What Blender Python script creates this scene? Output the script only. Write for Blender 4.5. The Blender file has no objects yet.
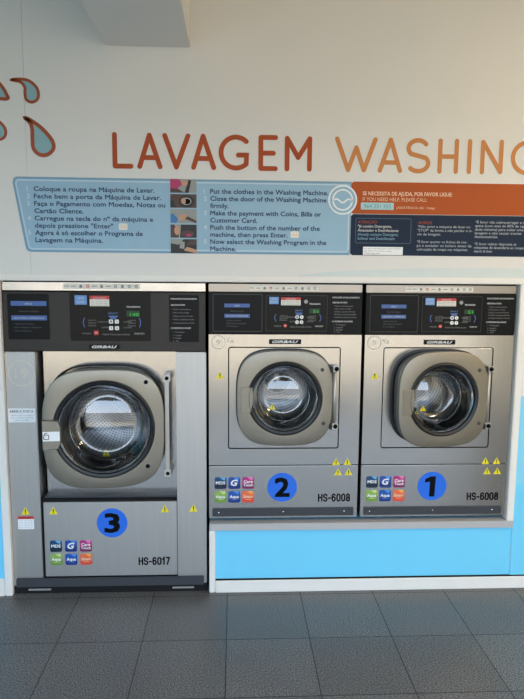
import bpy, bmesh, math, random
from mathutils import Vector, Matrix
PI = math.pi
SC = bpy.context.scene
C = SC.collection
random.seed(4)

# ------------------------------------------------------------------ camera
cam_d = bpy.data.cameras.new('camera')
cam = bpy.data.objects.new('camera', cam_d); C.objects.link(cam)
cam_d.sensor_fit = 'VERTICAL'; cam_d.sensor_height = 24.0
cam_d.lens = 597.4 / 699 * 24.0
cam_d.clip_start = 0.05
pit, yaw, rol = 0.120678, 0.046617, 0.008247
fw = Vector((math.sin(yaw)*math.cos(pit), math.cos(yaw)*math.cos(pit), -math.sin(pit)))
r0 = Vector((math.cos(yaw), -math.sin(yaw), 0)); u0 = r0.cross(fw)
rr = r0*math.cos(rol) + u0*math.sin(rol); uu = u0*math.cos(rol) - r0*math.sin(rol)
M4 = Matrix((rr, uu, -fw)).transposed().to_4x4()
M4.translation = Vector((0, -2.639, 1.461))
cam.matrix_world = M4
SC.camera = cam

# ------------------------------------------------------------------ exposure
vs = SC.view_settings
vs.view_transform = 'Standard'; vs.look = 'None'; vs.gamma = 1.0; vs.use_curve_mapping = False
vs.exposure = 0.27

# ------------------------------------------------------------------ world
w = bpy.data.worlds.new('sky'); SC.world = w; w.use_nodes = True
wn = w.node_tree.nodes; wl = w.node_tree.links; wn.clear()
wo = wn.new('ShaderNodeOutputWorld'); wb = wn.new('ShaderNodeBackground')
tc = wn.new('ShaderNodeTexCoord'); sx = wn.new('ShaderNodeSeparateXYZ'); rp = wn.new('ShaderNodeValToRGB')
wl.new(tc.outputs['Generated'], sx.inputs[0]); wl.new(sx.outputs['Z'], rp.inputs[0])
rp.color_ramp.elements[0].position = 0.0; rp.color_ramp.elements[0].color = (0.86, 0.93, 1.0, 1)
rp.color_ramp.elements[1].position = 0.5; rp.color_ramp.elements[1].color = (0.50, 0.71, 1.0, 1)
wl.new(rp.outputs[0], wb.inputs[0]); wb.inputs[1].default_value = 4.5
wl.new(wb.outputs[0], wo.inputs[0])

# ------------------------------------------------------------------ big lights
def area(name, loc, rot, sx_, sy_, power, col):
    l = bpy.data.lights.new(name, 'AREA'); l.shape = 'RECTANGLE'; l.size = sx_; l.size_y = sy_
    l.energy = power; l.color = col
    o = bpy.data.objects.new(name, l); C.objects.link(o); o.location = loc; o.rotation_euler = rot
    return o
# the open shop front behind the camera lets the sky in (portal only guides the sampling)
po = area('shopfront_portal', (0.1, -3.42, 1.25), (PI/2, 0, 0), 5.0, 2.5, 1, (1, 1, 1)); po.data.cycles.is_portal = True
# the sun stands behind the building and lights the far side of the pavement
sl = bpy.data.lights.new('sun', 'SUN'); sl.energy = 10.0; sl.angle = .01; sl.color = (1.0, .90, .74)
so = bpy.data.objects.new('sun', sl); C.objects.link(so); so.location = (0, 3, 8)
so.rotation_euler = Vector((-.25, -.80, -1.0)).to_track_quat('-Z', 'Y').to_euler()
# ceiling lamp of the room
area('ceiling_lamp_warm', (2.55, -1.7, 2.9), (0, 0, 0), 0.6, 1.4, 38, (1.0, 0.83, 0.58))

# ------------------------------------------------------------------ materials
def lin(c):
    return tuple(((v/255)/12.92 if v/255 <= .04045 else ((v/255+.055)/1.055)**2.4) for v in c)
MATS = {}
def mat(name, rgb, rough=.5, metal=0., emit=None, spec=.5, noise=None, coat=0.):
    if name in MATS: return MATS[name]
    m = bpy.data.materials.new(name); m.use_nodes = True
    nt = m.node_tree; b = nt.nodes['Principled BSDF']
    col = lin(rgb) + (1,)
    b.inputs['Base Color'].default_value = col
    b.inputs['Roughness'].default_value = rough; b.inputs['Metallic'].default_value = metal
    b.inputs['Specular IOR Level'].default_value = spec
    b.inputs['Coat Weight'].default_value = coat
    t = nt.nodes.new('ShaderNodeTexCoord'); n = nt.nodes.new('ShaderNodeTexNoise')
    sc, amt = noise or (14., .04)
    n.inputs['Scale'].default_value = sc; n.inputs['Detail'].default_value = 4
    nt.links.new(t.outputs['Object'], n.inputs['Vector'])
    mx = nt.nodes.new('ShaderNodeMix'); mx.data_type = 'RGBA'
    mx.inputs[6].default_value = tuple(v*(1-amt) for v in col[:3]) + (1,)
    mx.inputs[7].default_value = tuple(min(1, v*(1+amt)) for v in col[:3]) + (1,)
    nt.links.new(n.outputs['Fac'], mx.inputs[0]); nt.links.new(mx.outputs[2], b.inputs['Base Color'])
    if emit:
        b.inputs['Emission Color'].default_value = lin(emit[0]) + (1,); b.inputs['Emission Strength'].default_value = emit[1]
    MATS[name] = m
    return m

def brushed(name, rgb, rough, metal=1., scale=(6, 6, 260), var=.06, bump=.02):
    m = bpy.data.materials.new(name); m.use_nodes = True
    nt = m.node_tree; b = nt.nodes['Principled BSDF']; L = nt.links
    t = nt.nodes.new('ShaderNodeTexCoord'); mp = nt.nodes.new('ShaderNodeMapping'); mp.inputs['Scale'].default_value = scale
    n = nt.nodes.new('ShaderNodeTexNoise'); n.inputs['Scale'].default_value = 1; n.inputs['Detail'].default_value = 3
    L.new(t.outputs['Object'], mp.inputs[0]); L.new(mp.outputs[0], n.inputs['Vector'])
    n2 = nt.nodes.new('ShaderNodeTexNoise'); n2.inputs['Scale'].default_value = 4; n2.inputs['Detail'].default_value = 3
    L.new(t.outputs['Object'], n2.inputs['Vector'])
    c = lin(rgb)
    mx = nt.nodes.new('ShaderNodeMix'); mx.data_type = 'RGBA'
    mx.inputs[6].default_value = tuple(v*(1-var) for v in c) + (1,); mx.inputs[7].default_value = tuple(min(1, v*(1+var)) for v in c) + (1,)
    L.new(n.outputs['Fac'], mx.inputs[0]); L.new(mx.outputs[2], b.inputs['Base Color'])
    mr = nt.nodes.new('ShaderNodeMapRange'); mr.inputs['To Min'].default_value = rough - .05; mr.inputs['To Max'].default_value = rough + .05
    L.new(n2.outputs['Fac'], mr.inputs[0]); L.new(mr.outputs[0], b.inputs['Roughness'])
    bp = nt.nodes.new('ShaderNodeBump'); bp.inputs['Strength'].default_value = bump; bp.inputs['Distance'].default_value = .002
    L.new(n.outputs['Fac'], bp.inputs['Height']); L.new(bp.outputs[0], b.inputs['Normal'])
    b.inputs['Metallic'].default_value = metal
    MATS[name] = m
    return m

STEEL = brushed('brushed_steel', (184, 180, 174), .22, scale=(110, 5, 3), bump=.012)
STRIP_DIM = brushed('dim_reflection_strip', (160, 152, 142), .3, scale=(9, 9, 30), var=.1, bump=.06)  # strip steel with a dim reflection put into its colour
STRIP = brushed('bright_reflection_strip', (205, 198, 188), .25, scale=(9, 9, 30), var=.1, bump=.06)  # same strip steel, coloured lighter for a bright street reflection
DOORM = brushed('door_alloy', (148, 142, 129), .42, metal=.75, scale=(40, 40, 40), var=.04)
HINGE = brushed('satin_aluminium', (190, 188, 182), .45, metal=.7, scale=(30, 30, 30), var=.03)
STEEL2 = brushed('satin_steel', (194, 192, 188), .48, scale=(110, 5, 3), bump=.012)
CHROME = brushed('chrome', (220, 222, 225), .14, var=.02)
WALL = mat('wall_paint', (226, 224, 219), .55, noise=(3., .015))
CEIL = mat('ceiling_paint', (220, 219, 214), .8)
TRIM = mat('white_aluminium', (236, 232, 224), .5)
BLUE = mat('sky_blue_panel', (118, 212, 246), .45, noise=(5., .03))
BLUE2 = mat('mid_blue_panel', (136, 214, 242), .45)
PALE = mat('pale_blue_panel', (210, 219, 217), .5)
BLACK = mat('black_plastic', (9, 9, 9), .4, spec=.2)
GAP = mat('dark_gap', (9, 9, 9), .9)
RUBBER = mat('black_rubber', (22, 24, 27), .45)
DARKP = mat('dark_grey_panel', (50, 46, 42), .45, spec=.35)
KICK = mat('kick_plate_grey', (58, 60, 65), .5)
GLOSSB = mat('gloss_black', (6, 7, 8), .27, spec=.2)
OVERLAY = mat('black_overlay', (9, 9, 10), .42, spec=.2)
BORDER = mat('overlay_border', (62, 60, 56), .5)
WHITE = mat('white_ink', (235, 235, 232), .5)
OFFW = mat('pale_ink', (205, 206, 204), .5)
GREYI = mat('grey_ink', (130, 130, 128), .5)
SCRIPT = mat('dim_ink', (86, 88, 88), .5)
LBLUE = mat('label_blue', (74, 104, 164), .5)
BLBL = mat('panel_blue_label', (104, 150, 208), .5)
RED = mat('red_ink', (200, 60, 60), .5)
YEL = mat('warning_yellow', (240, 222, 40), .5)
INK = mat('black_ink', (9, 9, 10), .7, spec=.12)
NUMB = mat('number_blue', (34, 108, 222), .45)
SIGNB = mat('sign_light_blue', (150, 186, 208), .5)
SIGNL = mat('sign_pale_line', (196, 216, 228), .5)
SIGNE = mat('sign_edge_blue', (120, 160, 184), .5)
NAVYI = mat('navy_ink', (44, 71, 104), .5)
DIMW = mat('dim_white_ink', (186, 194, 200), .5)
SIGNF = mat('sign_frame_line', (70, 96, 116), .5)
NAVY = mat('sign_navy', (20, 38, 62), .55, spec=.25)
ORANGE = mat('sign_orange', (178, 82, 26), .55, spec=.3)
RUST = mat('rust_orange_vinyl', (172, 76, 34), .55, spec=.3)
AMBER = mat('amber_vinyl', (204, 134, 76), .55, spec=.3)
PEACH = mat('peach_ink', (240, 200, 170), .5)
DROPF = mat('drop_teal', (138, 178, 184), .5)
DROPO = mat('drop_brown', (158, 74, 36), .5)
SKIN = mat('print_skin', (196, 150, 120), .5)
MAG = mat('print_magenta', (180, 50, 100), .5)
BRN = mat('print_brown', (80, 56, 50), .5)
PGREY = mat('print_grey', (150, 152, 148), .5)
PDARK = mat('print_dark', (38, 36, 38), .5)
PBLUE = mat('print_blue', (60, 120, 180), .5)
LEDG = mat('green_led', (30, 110, 40), .5, emit=((70, 220, 80), .35))
LEDD = mat('green_led_dim', (10, 40, 14), .5, emit=((16, 90, 26), .10))
IC = [mat('icon_teal', (24, 70, 110), .4), mat('icon_blue', (30, 76, 160), .4), mat('icon_magenta', (176, 40, 120), .4),
      mat('icon_green', (140, 176, 86), .4), mat('icon_blue_deep', (28, 84, 168), .4), mat('icon_orange', (236, 112, 70), .4)]
ICD = [mat('icon_teal_dark', (10, 36, 58), .4), mat('icon_blue_dark', (18, 50, 120), .4), mat('icon_magenta_dark', (124, 22, 84), .4),
       mat('icon_green_dark', (112, 148, 62), .4), mat('icon_deep_dark', (14, 52, 128), .4), mat('icon_red', (222, 76, 60), .4)]
ICL = [mat('icon_shine_blue', (110, 170, 214), .4), mat('icon_shine_deep', (84, 140, 214), .4), mat('icon_shine_pink', (226, 130, 184), .4),
       mat('icon_shine_green', (196, 218, 140), .4), MATS['icon_shine_deep'], mat('icon_shine_orange', (246, 176, 96), .4)]
GHOST = mat('worn_grey_print', (204, 198, 186), .5)
NOTE = mat('white_sticker', (240, 243, 243), .5)
STRIPS = mat('clear_sticker', (226, 222, 210), .4)

def glass_mat():
    m = bpy.data.materials.new('door_glass'); m.use_nodes = True
    nt = m.node_tree; nt.nodes.clear(); L = nt.links
    o = nt.nodes.new('ShaderNodeOutputMaterial'); mx = nt.nodes.new('ShaderNodeMixShader')
    t = nt.nodes.new('ShaderNodeBsdfTransparent'); t.inputs[0].default_value = (.86, .89, .90, 1)
    g = nt.nodes.new('ShaderNodeBsdfGlossy'); g.inputs['Roughness'].default_value = .03
    f = nt.nodes.new('ShaderNodeFresnel'); f.inputs[0].default_value = 1.55
    ml = nt.nodes.new('ShaderNodeMath'); ml.operation = 'MULTIPLY'; ml.inputs[1].default_value = 3.2
    L.new(f.outputs[0], ml.inputs[0]); L.new(ml.outputs[0], mx.inputs[0]); L.new(t.outputs[0], mx.inputs[1]); L.new(g.outputs[0], mx.inputs[2]); L.new(mx.outputs[0], o.inputs[0])
    return m
GLASS = glass_mat()

def drum_mat():
    m = bpy.data.materials.new('perforated_steel'); m.use_nodes = True
    nt = m.node_tree; b = nt.nodes['Principled BSDF']; L = nt.links
    uv = nt.nodes.new('ShaderNodeUVMap'); v = nt.nodes.new('ShaderNodeTexVoronoi'); v.inputs['Randomness'].default_value = 0
    v.inputs['Scale'].default_value = 72; v.voronoi_dimensions = '2D'
    L.new(uv.outputs[0], v.inputs['Vector'])
    lt = nt.nodes.new('ShaderNodeMath'); lt.operation = 'LESS_THAN'; lt.inputs[1].default_value = .24
    L.new(v.outputs['Distance'], lt.inputs[0])
    mx = nt.nodes.new('ShaderNodeMix'); mx.data_type = 'RGBA'; mx.inputs[6].default_value = (.36, .36, .37, 1); mx.inputs[7].default_value = (.03, .03, .03, 1)
    L.new(lt.outputs[0], mx.inputs[0]); L.new(mx.outputs[2], b.inputs['Base Color'])
    iv = nt.nodes.new('ShaderNodeMath'); iv.operation = 'SUBTRACT'; iv.inputs[0].default_value = 1
    L.new(lt.outputs[0], iv.inputs[1]); mm = nt.nodes.new('ShaderNodeMath'); mm.operation = 'MULTIPLY'; mm.inputs[1].default_value = .85; L.new(iv.outputs[0], mm.inputs[0]); L.new(mm.outputs[0], b.inputs['Metallic'])
    b.inputs['Roughness'].default_value = .34
    return m
DRUM = drum_mat()

def floor_mat():
    m = bpy.data.materials.new('granite_tiles'); m.use_nodes = True
    nt = m.node_tree; b = nt.nodes['Principled BSDF']; L = nt.links
    def nd(t, **k):
        n = nt.nodes.new(t)
        for a, v in k.items(): setattr(n, a, v)
        return n
    def mth(op, a, bb=None):
        n = nd('ShaderNodeMath', operation=op)
        for i, v in enumerate((a, bb)):
            if v is None: continue
            if isinstance(v, (int, float)): n.inputs[i].default_value = v
            else: L.new(v, n.inputs[i])
        return n.outputs[0]
    t = nd('ShaderNodeTexCoord'); s = nd('ShaderNodeSeparateXYZ'); L.new(t.outputs['Object'], s.inputs[0])
    T = .3388
    ux = mth('DIVIDE', mth('ADD', s.outputs['X'], .029 + 20*T), T); uy = mth('DIVIDE', mth('ADD', s.outputs['Y'], .372 + 40*T), T)
    def edge(u):
        f = mth('FRACT', u); return mth('LESS_THAN', mth('MINIMUM', f, mth('SUBTRACT', 1., f)), .0062)
    joint = mth('MAXIMUM', edge(ux), edge(uy))
    cb = nd('ShaderNodeCombineXYZ'); L.new(mth('FLOOR', ux), cb.inputs[0]); L.new(mth('FLOOR', uy), cb.inputs[1])
    wn_ = nd('ShaderNodeTexWhiteNoise', noise_dimensions='3D'); L.new(cb.outputs[0], wn_.inputs['Vector'])
    n1 = nd('ShaderNodeTexNoise'); n1.inputs['Scale'].default_value = 210; n1.inputs['Detail'].default_value = 2; L.new(t.outputs['Object'], n1.inputs['Vector'])
    n2 = nd('ShaderNodeTexNoise'); n2.inputs['Scale'].default_value = 5; n2.inputs['Detail'].default_value = 4; L.new(t.outputs['Object'], n2.inputs['Vector'])
    rp = nd('ShaderNodeValToRGB'); L.new(n1.outputs['Fac'], rp.inputs[0])
    e = rp.color_ramp.elements; e[0].position = .38; e[0].color = (.022, .021, .020, 1); e[1].position = .62; e[1].color = (.235, .222, .208, 1)
    k = mth('ADD', mth('MULTIPLY', wn_.outputs['Value'], .22), mth('ADD', mth('MULTIPLY', n2.outputs['Fac'], .3), .75))
    mu = nd('ShaderNodeMix', data_type='RGBA', blend_type='MULTIPLY'); mu.inputs[0].default_value = 1
    L.new(rp.outputs[0], mu.inputs[6]); cc = nd('ShaderNodeCombineColor'); [L.new(k, cc.inputs[i]) for i in range(3)]; L.new(cc.outputs[0], mu.inputs[7])
    mx = nd('ShaderNodeMix', data_type='RGBA'); mx.inputs[7].default_value = (.012, .012, .012, 1)
    L.new(joint, mx.inputs[0]); L.new(mu.outputs[2], mx.inputs[6]); L.new(mx.outputs[2], b.inputs['Base Color'])
    r = mth('ADD', mth('MULTIPLY', n2.outputs['Fac'], .18), .27); L.new(r, b.inputs['Roughness'])
    bp = nd('ShaderNodeBump'); bp.inputs['Strength'].default_value = .25; bp.inputs['Distance'].default_value = .002
    L.new(mth('SUBTRACT', 1., joint), bp.inputs['Height']); L.new(bp.outputs[0], b.inputs['Normal'])
    return m
FLOORM = floor_mat()
PAVE = mat('warm_paving', (160, 143, 118), .8, noise=(2., .1))

# ------------------------------------------------------------------ mesh helpers
ORG = {}
def place(name, me, parent=None, origin=None):
    o = bpy.data.objects.new(name, me); C.objects.link(o)
    po = ORG.get(parent.name, Vector()) if parent else Vector()
    og = Vector(origin) if origin is not None else po
    me.transform(Matrix.Translation(-og))
    if parent: o.parent = parent
    o.location = og - po
    ORG[o.name] = og
    return o
def obj(name, bm, mats, parent=None, origin=None, smooth=False):
    if not isinstance(mats, (list, tuple)): mats = [mats]
    me = bpy.data.meshes.new(name); bm.to_mesh(me); bm.free()
    for m in mats: me.materials.append(m)
    if smooth:
        for p in me.polygons: p.use_smooth = True
        me.set_sharp_from_angle(angle=math.radians(35))
    return place(name, me, parent, origin)
def thing(name, label, cat, loc, group=None):
    o = bpy.data.objects.new(name, None); C.objects.link(o); o.location = loc; o.empty_display_size = .05
    ORG[o.name] = Vector(loc); o['label'] = label; o['category'] = cat
    if group: o['group'] = group
    return o
def struct(o):
    o['kind'] = 'structure'; return o
def box(bm, x0, x1, y0, y1, z0, z1, bev=0., mi=0):
    t = bmesh.new() if bev else bm
    n0 = len(bm.faces)
    v = [t.verts.new(p) for p in ((x0,y0,z0),(x1,y0,z0),(x1,y1,z0),(x0,y1,z0),(x0,y0,z1),(x1,y0,z1),(x1,y1,z1),(x0,y1,z1))]
    fs = [t.faces.new([v[i] for i in f]) for f in ((0,1,5,4),(1,2,6,5),(2,3,7,6),(3,0,4,7),(4,5,6,7),(3,2,1,0))]
    if bev:
        bmesh.ops.bevel(t, geom=t.edges[:], offset=bev, segments=2, affect='EDGES')
        for f in t.faces: f.material_index = mi
        join(bm, t)
    else:
        for f in fs: f.material_index = mi
def shell(bm, x0, x1, y0, y1, z0, z1, t=.006):
    box(bm, x0, x0+t, y0, y1, z0, z1); box(bm, x1-t, x1, y0, y1, z0, z1)
    box(bm, x0, x1, y0, y1, z1-t, z1); box(bm, x0, x1, y0, y1, z0, z0+t); box(bm, x0, x1, y1-t, y1, z0, z1)
def join(bm, t):
    mp = {}
    for v in t.verts: mp[v] = bm.verts.new(v.co)
    uvs = t.loops.layers.uv.active; uvd = bm.loops.layers.uv.verify() if uvs else None
    for f in t.faces:
        try: nf = bm.faces.new([mp[v] for v in f.verts])
        except ValueError: continue
        nf.material_index = f.material_index; nf.smooth = f.smooth
        if uvs:
            for a, b in zip(f.loops, nf.loops): b[uvd].uv = a[uvs].uv
    t.free()
def rrect(x0, x1, z0, z1, r, n=6):
    pts = []
    for cx, cz, a0 in ((x1-r, z1-r, 0), (x0+r, z1-r, PI/2), (x0+r, z0+r, PI), (x1-r, z0+r, 1.5*PI)):
        for i in range(n+1):
            a = a0 + PI/2*i/n; pts.append((cx + r*math.cos(a), cz + r*math.sin(a)))
    return pts
def squircle(cx, cz, a, b, e=3.3, n=96):
    out = []
    for i in range(n):
        t = 2*PI*i/n; c, s = math.cos(t), math.sin(t)
        out.append((cx + a*math.copysign(abs(c)**(2/e), c), cz + b*math.copysign(abs(s)**(2/e), s)))
    return out
def circ(cx, cz, r, n=64):
    return [(cx + r*math.cos(2*PI*i/n), cz + r*math.sin(2*PI*i/n)) for i in range(n)]
def prism(bm, pts, y0, y1, mi=0, bev=0.):
    """outline in x-z, from y0 (front) to y1 (back)"""
    n = len(pts)
    if bev:
        cx = sum(p[0] for p in pts)/n; cz = sum(p[1] for p in pts)/n
        ins = inset(pts, bev)
        rings = [(ins, y0), ([tuple(a + (b-a)*.7 for a, b in zip(p, q)) for p, q in zip(ins, pts)], y0 + bev*.3), (pts, y0 + bev), (pts, y1)]
    else: rings = [(pts, y0), (pts, y1)]
    R = [[bm.verts.new((p[0], y, p[1])) for p in ps] for ps, y in rings]
    fs = [bm.faces.new(R[0]), bm.faces.new(R[-1][::-1])]
    for A, B in zip(R, R[1:]):
        for i in range(n):
            j = (i+1) % n; fs.append(bm.faces.new((A[j], A[i], B[i], B[j])))
    for f in fs: f.material_index = mi
def inset(pts, d):
    n = len(pts); out = []
    for i in range(n):
        p0, p1, p2 = Vector(pts[i-1]), Vector(pts[i]), Vector(pts[(i+1) % n])
        e1 = (p1-p0); e2 = (p2-p1)
        nn = Vector((-(e1.y+e2.y), e1.x+e2.x))
        if nn.length > 1e-9: nn.normalize()
        out.append(tuple(p1 + nn*d))
    return out
def plate_with_hole(bm, outer, inner, y0, y1, bev=0., mi=0):
    """outer and inner outlines with the same point count"""
    n = len(outer)
    rings = []
    if bev:
        rings = [(inner, y1), (inner, y0+bev), (inset(inner, -bev), y0), (inset(outer, bev), y0), (inset(outer, bev*.3), y0+bev*.3), (outer, y0+bev), (outer, y1)]
    else: rings = [(inner, y1), (inner, y0), (outer, y0), (outer, y1)]
    R = [[bm.verts.new((p[0], y, p[1])) for p in ps] for ps, y in rings]
    R.append(R[0])
    for A, B in zip(R, R[1:]):
        for i in range(n):
            j = (i+1) % n
            f = bm.faces.new((A[j], A[i], B[i], B[j])); f.material_index = mi
def densify(pts, d=.018):
    out = []
    for i, p in enumerate(pts):
        q = pts[(i+1) % len(pts)]; k = max(1, round(math.hypot(q[0]-p[0], q[1]-p[1])/d))
        out += [(p[0] + (q[0]-p[0])*j/k, p[1] + (q[1]-p[1])*j/k) for j in range(k)]
    return out
def radial(poly, center, like):
    """points on a star-shaped outline at the same angles round center as the points of like"""
    out = []; m = len(poly); c = Vector(center)
    for l in like:
        d = (Vector(l) - c).normalized(); best = 0
        for k in range(m):
            a = Vector(poly[k]) - c; e = Vector(poly[(k+1) % m]) - c - a; den = d.x*e.y - d.y*e.x
            if abs(den) < 1e-12: continue
            s = (a.x*e.y - a.y*e.x)/den; u = (a.x*d.y - a.y*d.x)/den
            if s > 0 and -1e-6 <= u <= 1+1e-6: best = max(best, s)
        out.append(tuple(c + d*best))
    return out
def lathe(bm, cx, cz, prof, n=72, mi=0, uvs=False):
    """profile of (radius, y) turned about the y axis"""
    uvl = bm.loops.layers.uv.verify() if uvs else None
    R = [[bm.verts.new((cx + r*math.cos(2*PI*i/n), y, cz + r*math.sin(2*PI*i/n))) for i in range(n)] if r > 1e-6 else [bm.verts.new((cx, y, cz))] for r, y in prof]
    acc = 0
    for k in range(len(prof)-1):
        A, B = R[k], R[k+1]; d = math.hypot(prof[k+1][0]-prof[k][0], prof[k+1][1]-prof[k][1])
        for i in range(n):
            j = (i+1) % n
            if len(A) == 1: f = bm.faces.new((A[0], B[j], B[i]))
            elif len(B) == 1: f = bm.faces.new((A[i], A[j], B[0]))
            else: f = bm.faces.new((A[i], A[j], B[j], B[i]))
            f.material_index = mi; f.smooth = True
            if uvs and len(f.loops) == 4:
                rr_ = .2
                for lp, (ii, vv) in zip(f.loops, ((i, acc), (i+1, acc), (i+1, acc+d), (i, acc+d))): lp[uvl].uv = (2*PI*ii/n*rr_, vv)
        acc += d
def tube(bm, pts, r, n=12, mi=0, caps=True):
    pts = [Vector(p) for p in pts]; R = []
    for i, p in enumerate(pts):
        d = (pts[min(i+1, len(pts)-1)] - pts[max(i-1, 0)]).normalized()
        a = d.orthogonal().normalized() if not R else (pa - d*pa.dot(d)).normalized()
        pa = a; b = d.cross(a)
        R.append([bm.verts.new(p + (a*math.cos(2*PI*k/n) + b*math.sin(2*PI*k/n))*r) for k in range(n)])
    for A, B in zip(R, R[1:]):
        for i in range(n):
            j = (i+1) % n; f = bm.faces.new((A[i], A[j], B[j], B[i])); f.material_index = mi; f.smooth = True
    if caps:
        bm.faces.new(R[0][::-1]).material_index = mi; bm.faces.new(R[-1]).material_index = mi

# flat graphics: printed films and vinyl, drawn in the x-z plane facing -y
FC = bpy.data.curves.new('font_source', 'FONT'); FO = bpy.data.objects.new('font_source', FC)
class Flat:
    def __init__(s, y): s.bm = bmesh.new(); s.mats = []; s.y = y; s.th = .0004
    def mi(s, m):
        if m not in s.mats: s.mats.append(m)
        return s.mats.index(m)
    def poly(s, pts, m, lift=0, th=None):
        th = th or s.th; prism(s.bm, pts, s.y - lift*.0005 - th, s.y - lift*.0005, s.mi(m))
    def rect(s, x0, x1, z0, z1, m, lift=0): s.poly([(x0, z0), (x1, z0), (x1, z1), (x0, z1)], m, lift)
    def frame(s, outer, d, m, lift=0):
        plate_with_hole(s.bm, outer, inset(outer, d), s.y - lift*.0005 - s.th, s.y - lift*.0005, 0, s.mi(m))
    def stroke(s, pts, w, m, lift=0, closed=False):
        pts = [Vector(p) for p in pts]
        h = w/2; y0 = s.y - lift*.0005 - s.th
        L = []; Rr = []; n = len(pts)
        for i, p in enumerate(pts):
            a = pts[i-1] if (i > 0 or closed) else None; b = pts[(i+1) % n] if (i < n-1 or closed) else None
            d1 = (p-a).normalized() if a is not None else (b-p).normalized(); d2 = (b-p).normalized() if b is not None else d1
            t = (d1+d2)
            if t.length < 1e-6: t = d1.copy()
            t.normalize(); nn = Vector((-t.y, t.x)); k = max(.35, nn.dot(Vector((-d1.y, d1.x))))
            L.append(tuple(p + nn*h/k)); Rr.append(tuple(p - nn*h/k))
        idx = s.mi(m)
        vl = [s.bm.verts.new((a[0], y0, a[1])) for a in L]; vr = [s.bm.verts.new((a[0], y0, a[1])) for a in Rr]
        for i in range(n if closed else n-1):
            j = (i+1) % n; f = s.bm.faces.new((vr[i], vr[j], vl[j], vl[i])); f.material_index = idx
        if not closed:
            for p, vA, vB, d in ((pts[0], vl[0], vr[0], (pts[0]-pts[1]).normalized()), (pts[-1], vr[-1], vl[-1], (pts[-1]-pts[-2]).normalized())):
                a0 = math.atan2(d.y, d.x) + PI/2
                arc = [s.bm.verts.new((p.x + h*math.cos(a0 - PI*k/10), y0, p.y + h*math.sin(a0 - PI*k/10))) for k in range(0, 11)]
                try: s.bm.faces.new(arc[::-1]).material_index = idx
                except ValueError: pass
    def text(s, body, x, z, size, m, width=None, align='l', bold=0., lift=1, shear=0., maxw=None):
        FC.body = body; FC.size = 1; FC.shear = shear; FC.resolution_u = 2
        if FO.name not in C.objects: C.objects.link(FO)
        bpy.context.view_layer.update()
        me = bpy.data.meshes.new_from_object(FO.evaluated_get(bpy.context.evaluated_depsgraph_get()))
        xs = [v.co.x for v in me.vertices]
        if not xs: return
        a, b = min(xs), max(xs); sx_ = width/(b-a) if width else size
        if maxw and (b-a)*sx_ > maxw: sx_ = maxw/(b-a)
        off = {'l': 0, 'c': (b-a)/2, 'r': (b-a)}[align]; idx = s.mi(m); y0 = s.y - lift*.0005
        q = bold*size
        for dx, dz in ([(-q, -q), (-q, q), (q, -q), (q, q), (0, 0)] if bold else [(0, 0)]):
            y0 -= .00006
            vs_ = [s.bm.verts.new((x + (v.co.x - a - off)*sx_ + dx, y0, z + v.co.y*size + dz)) for v in me.vertices]
            for p in me.polygons:
                try: f = s.bm.faces.new([vs_[i] for i in p.vertices]); f.material_index = idx
                except ValueError: pass
        bpy.data.meshes.remove(me)
    def build(s, name, parent=None, origin=None): return obj(name, s.bm, s.mats, parent, origin)

# ------------------------------------------------------------------ setting
bm = bmesh.new(); box(bm, -3.0, 3.2, -3.5, 1.3, -.1, 0); struct(obj('floor', bm, FLOORM))
bm = bmesh.new(); box(bm, -3.1, 3.3, -3.5, 1.4, 2.95, 3.05); struct(obj('ceiling', bm, CEIL))
bm = bmesh.new(); box(bm, -3.1, -3.0, -3.5, 1.4, 0, 2.95); struct(obj('wall_left', bm, BLUE))  # unseen wall, blue chosen so its bounce light cools the left side
bm = bmesh.new(); box(bm, 3.2, 3.3, -3.5, 1.4, 0, 2.95); struct(obj('wall_right', bm, mat('warm_bounce_tint', (232, 214, 180), .6)))  # unseen wall, cream tint added to warm the bounce light on the right
bm = bmesh.new(); box(bm, -3.0, 3.2, 1.3, 1.4, 0, 2.95); struct(obj('wall_service', bm, GAP))
bm = bmesh.new()                                             # shop front side: piers and lintel round the glazed opening
box(bm, -3.0, -2.4, -3.5, -3.4, 0, 2.95); box(bm, 2.6, 3.2, -3.5, -3.4, 0, 2.95); box(bm, -2.4, 2.6, -3.5, -3.4, 2.5, 2.95)
struct(obj('wall_back', bm, WALL))
bm = bmesh.new(); box(bm, -14, 14, -5.7, -3.5, -.15, -.02); struct(obj('pavement', bm, mat('shade_darkened_paving', (52, 52, 54), .9, spec=.15, noise=(3., .2))))  # unseen; building shade painted into the colour to dim the steel's reflections
bm = bmesh.new(); box(bm, -14, 14, -20, -5.7, -.15, -.03); struct(obj('road', bm, PAVE))
bm = bmesh.new(); box(bm, -14, 14, -20.5, -20, -.15, 4); struct(obj('wall_street', bm, mat('street_render', (132, 130, 128), .8, noise=(.6, .2))))

bm = bmesh.new()                                             # front wall round the machine opening; a fine panel joint on the left
box(bm, -3.0, -.8765, 0, .08, 1.463, 2.95); box(bm, -.8755, 3.2, 0, .08, 1.463, 2.95)
box(bm, -3.0, -1.045, 0, .08, 0, 1.463); box(bm, 1.312, 3.2, 0, .08, 0, 1.463)
struct(obj('wall_front', bm, WALL))
bm = bmesh.new(); box(bm, -.113, 1.312, .004, .95, 0, .33); struct(obj('wall_plinth', bm, BLUE))
bm = bmesh.new(); box(bm, -.539, -.188, -3.4, 0, 2.409, 2.95, .003); struct(obj('beam', bm, WALL))

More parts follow.
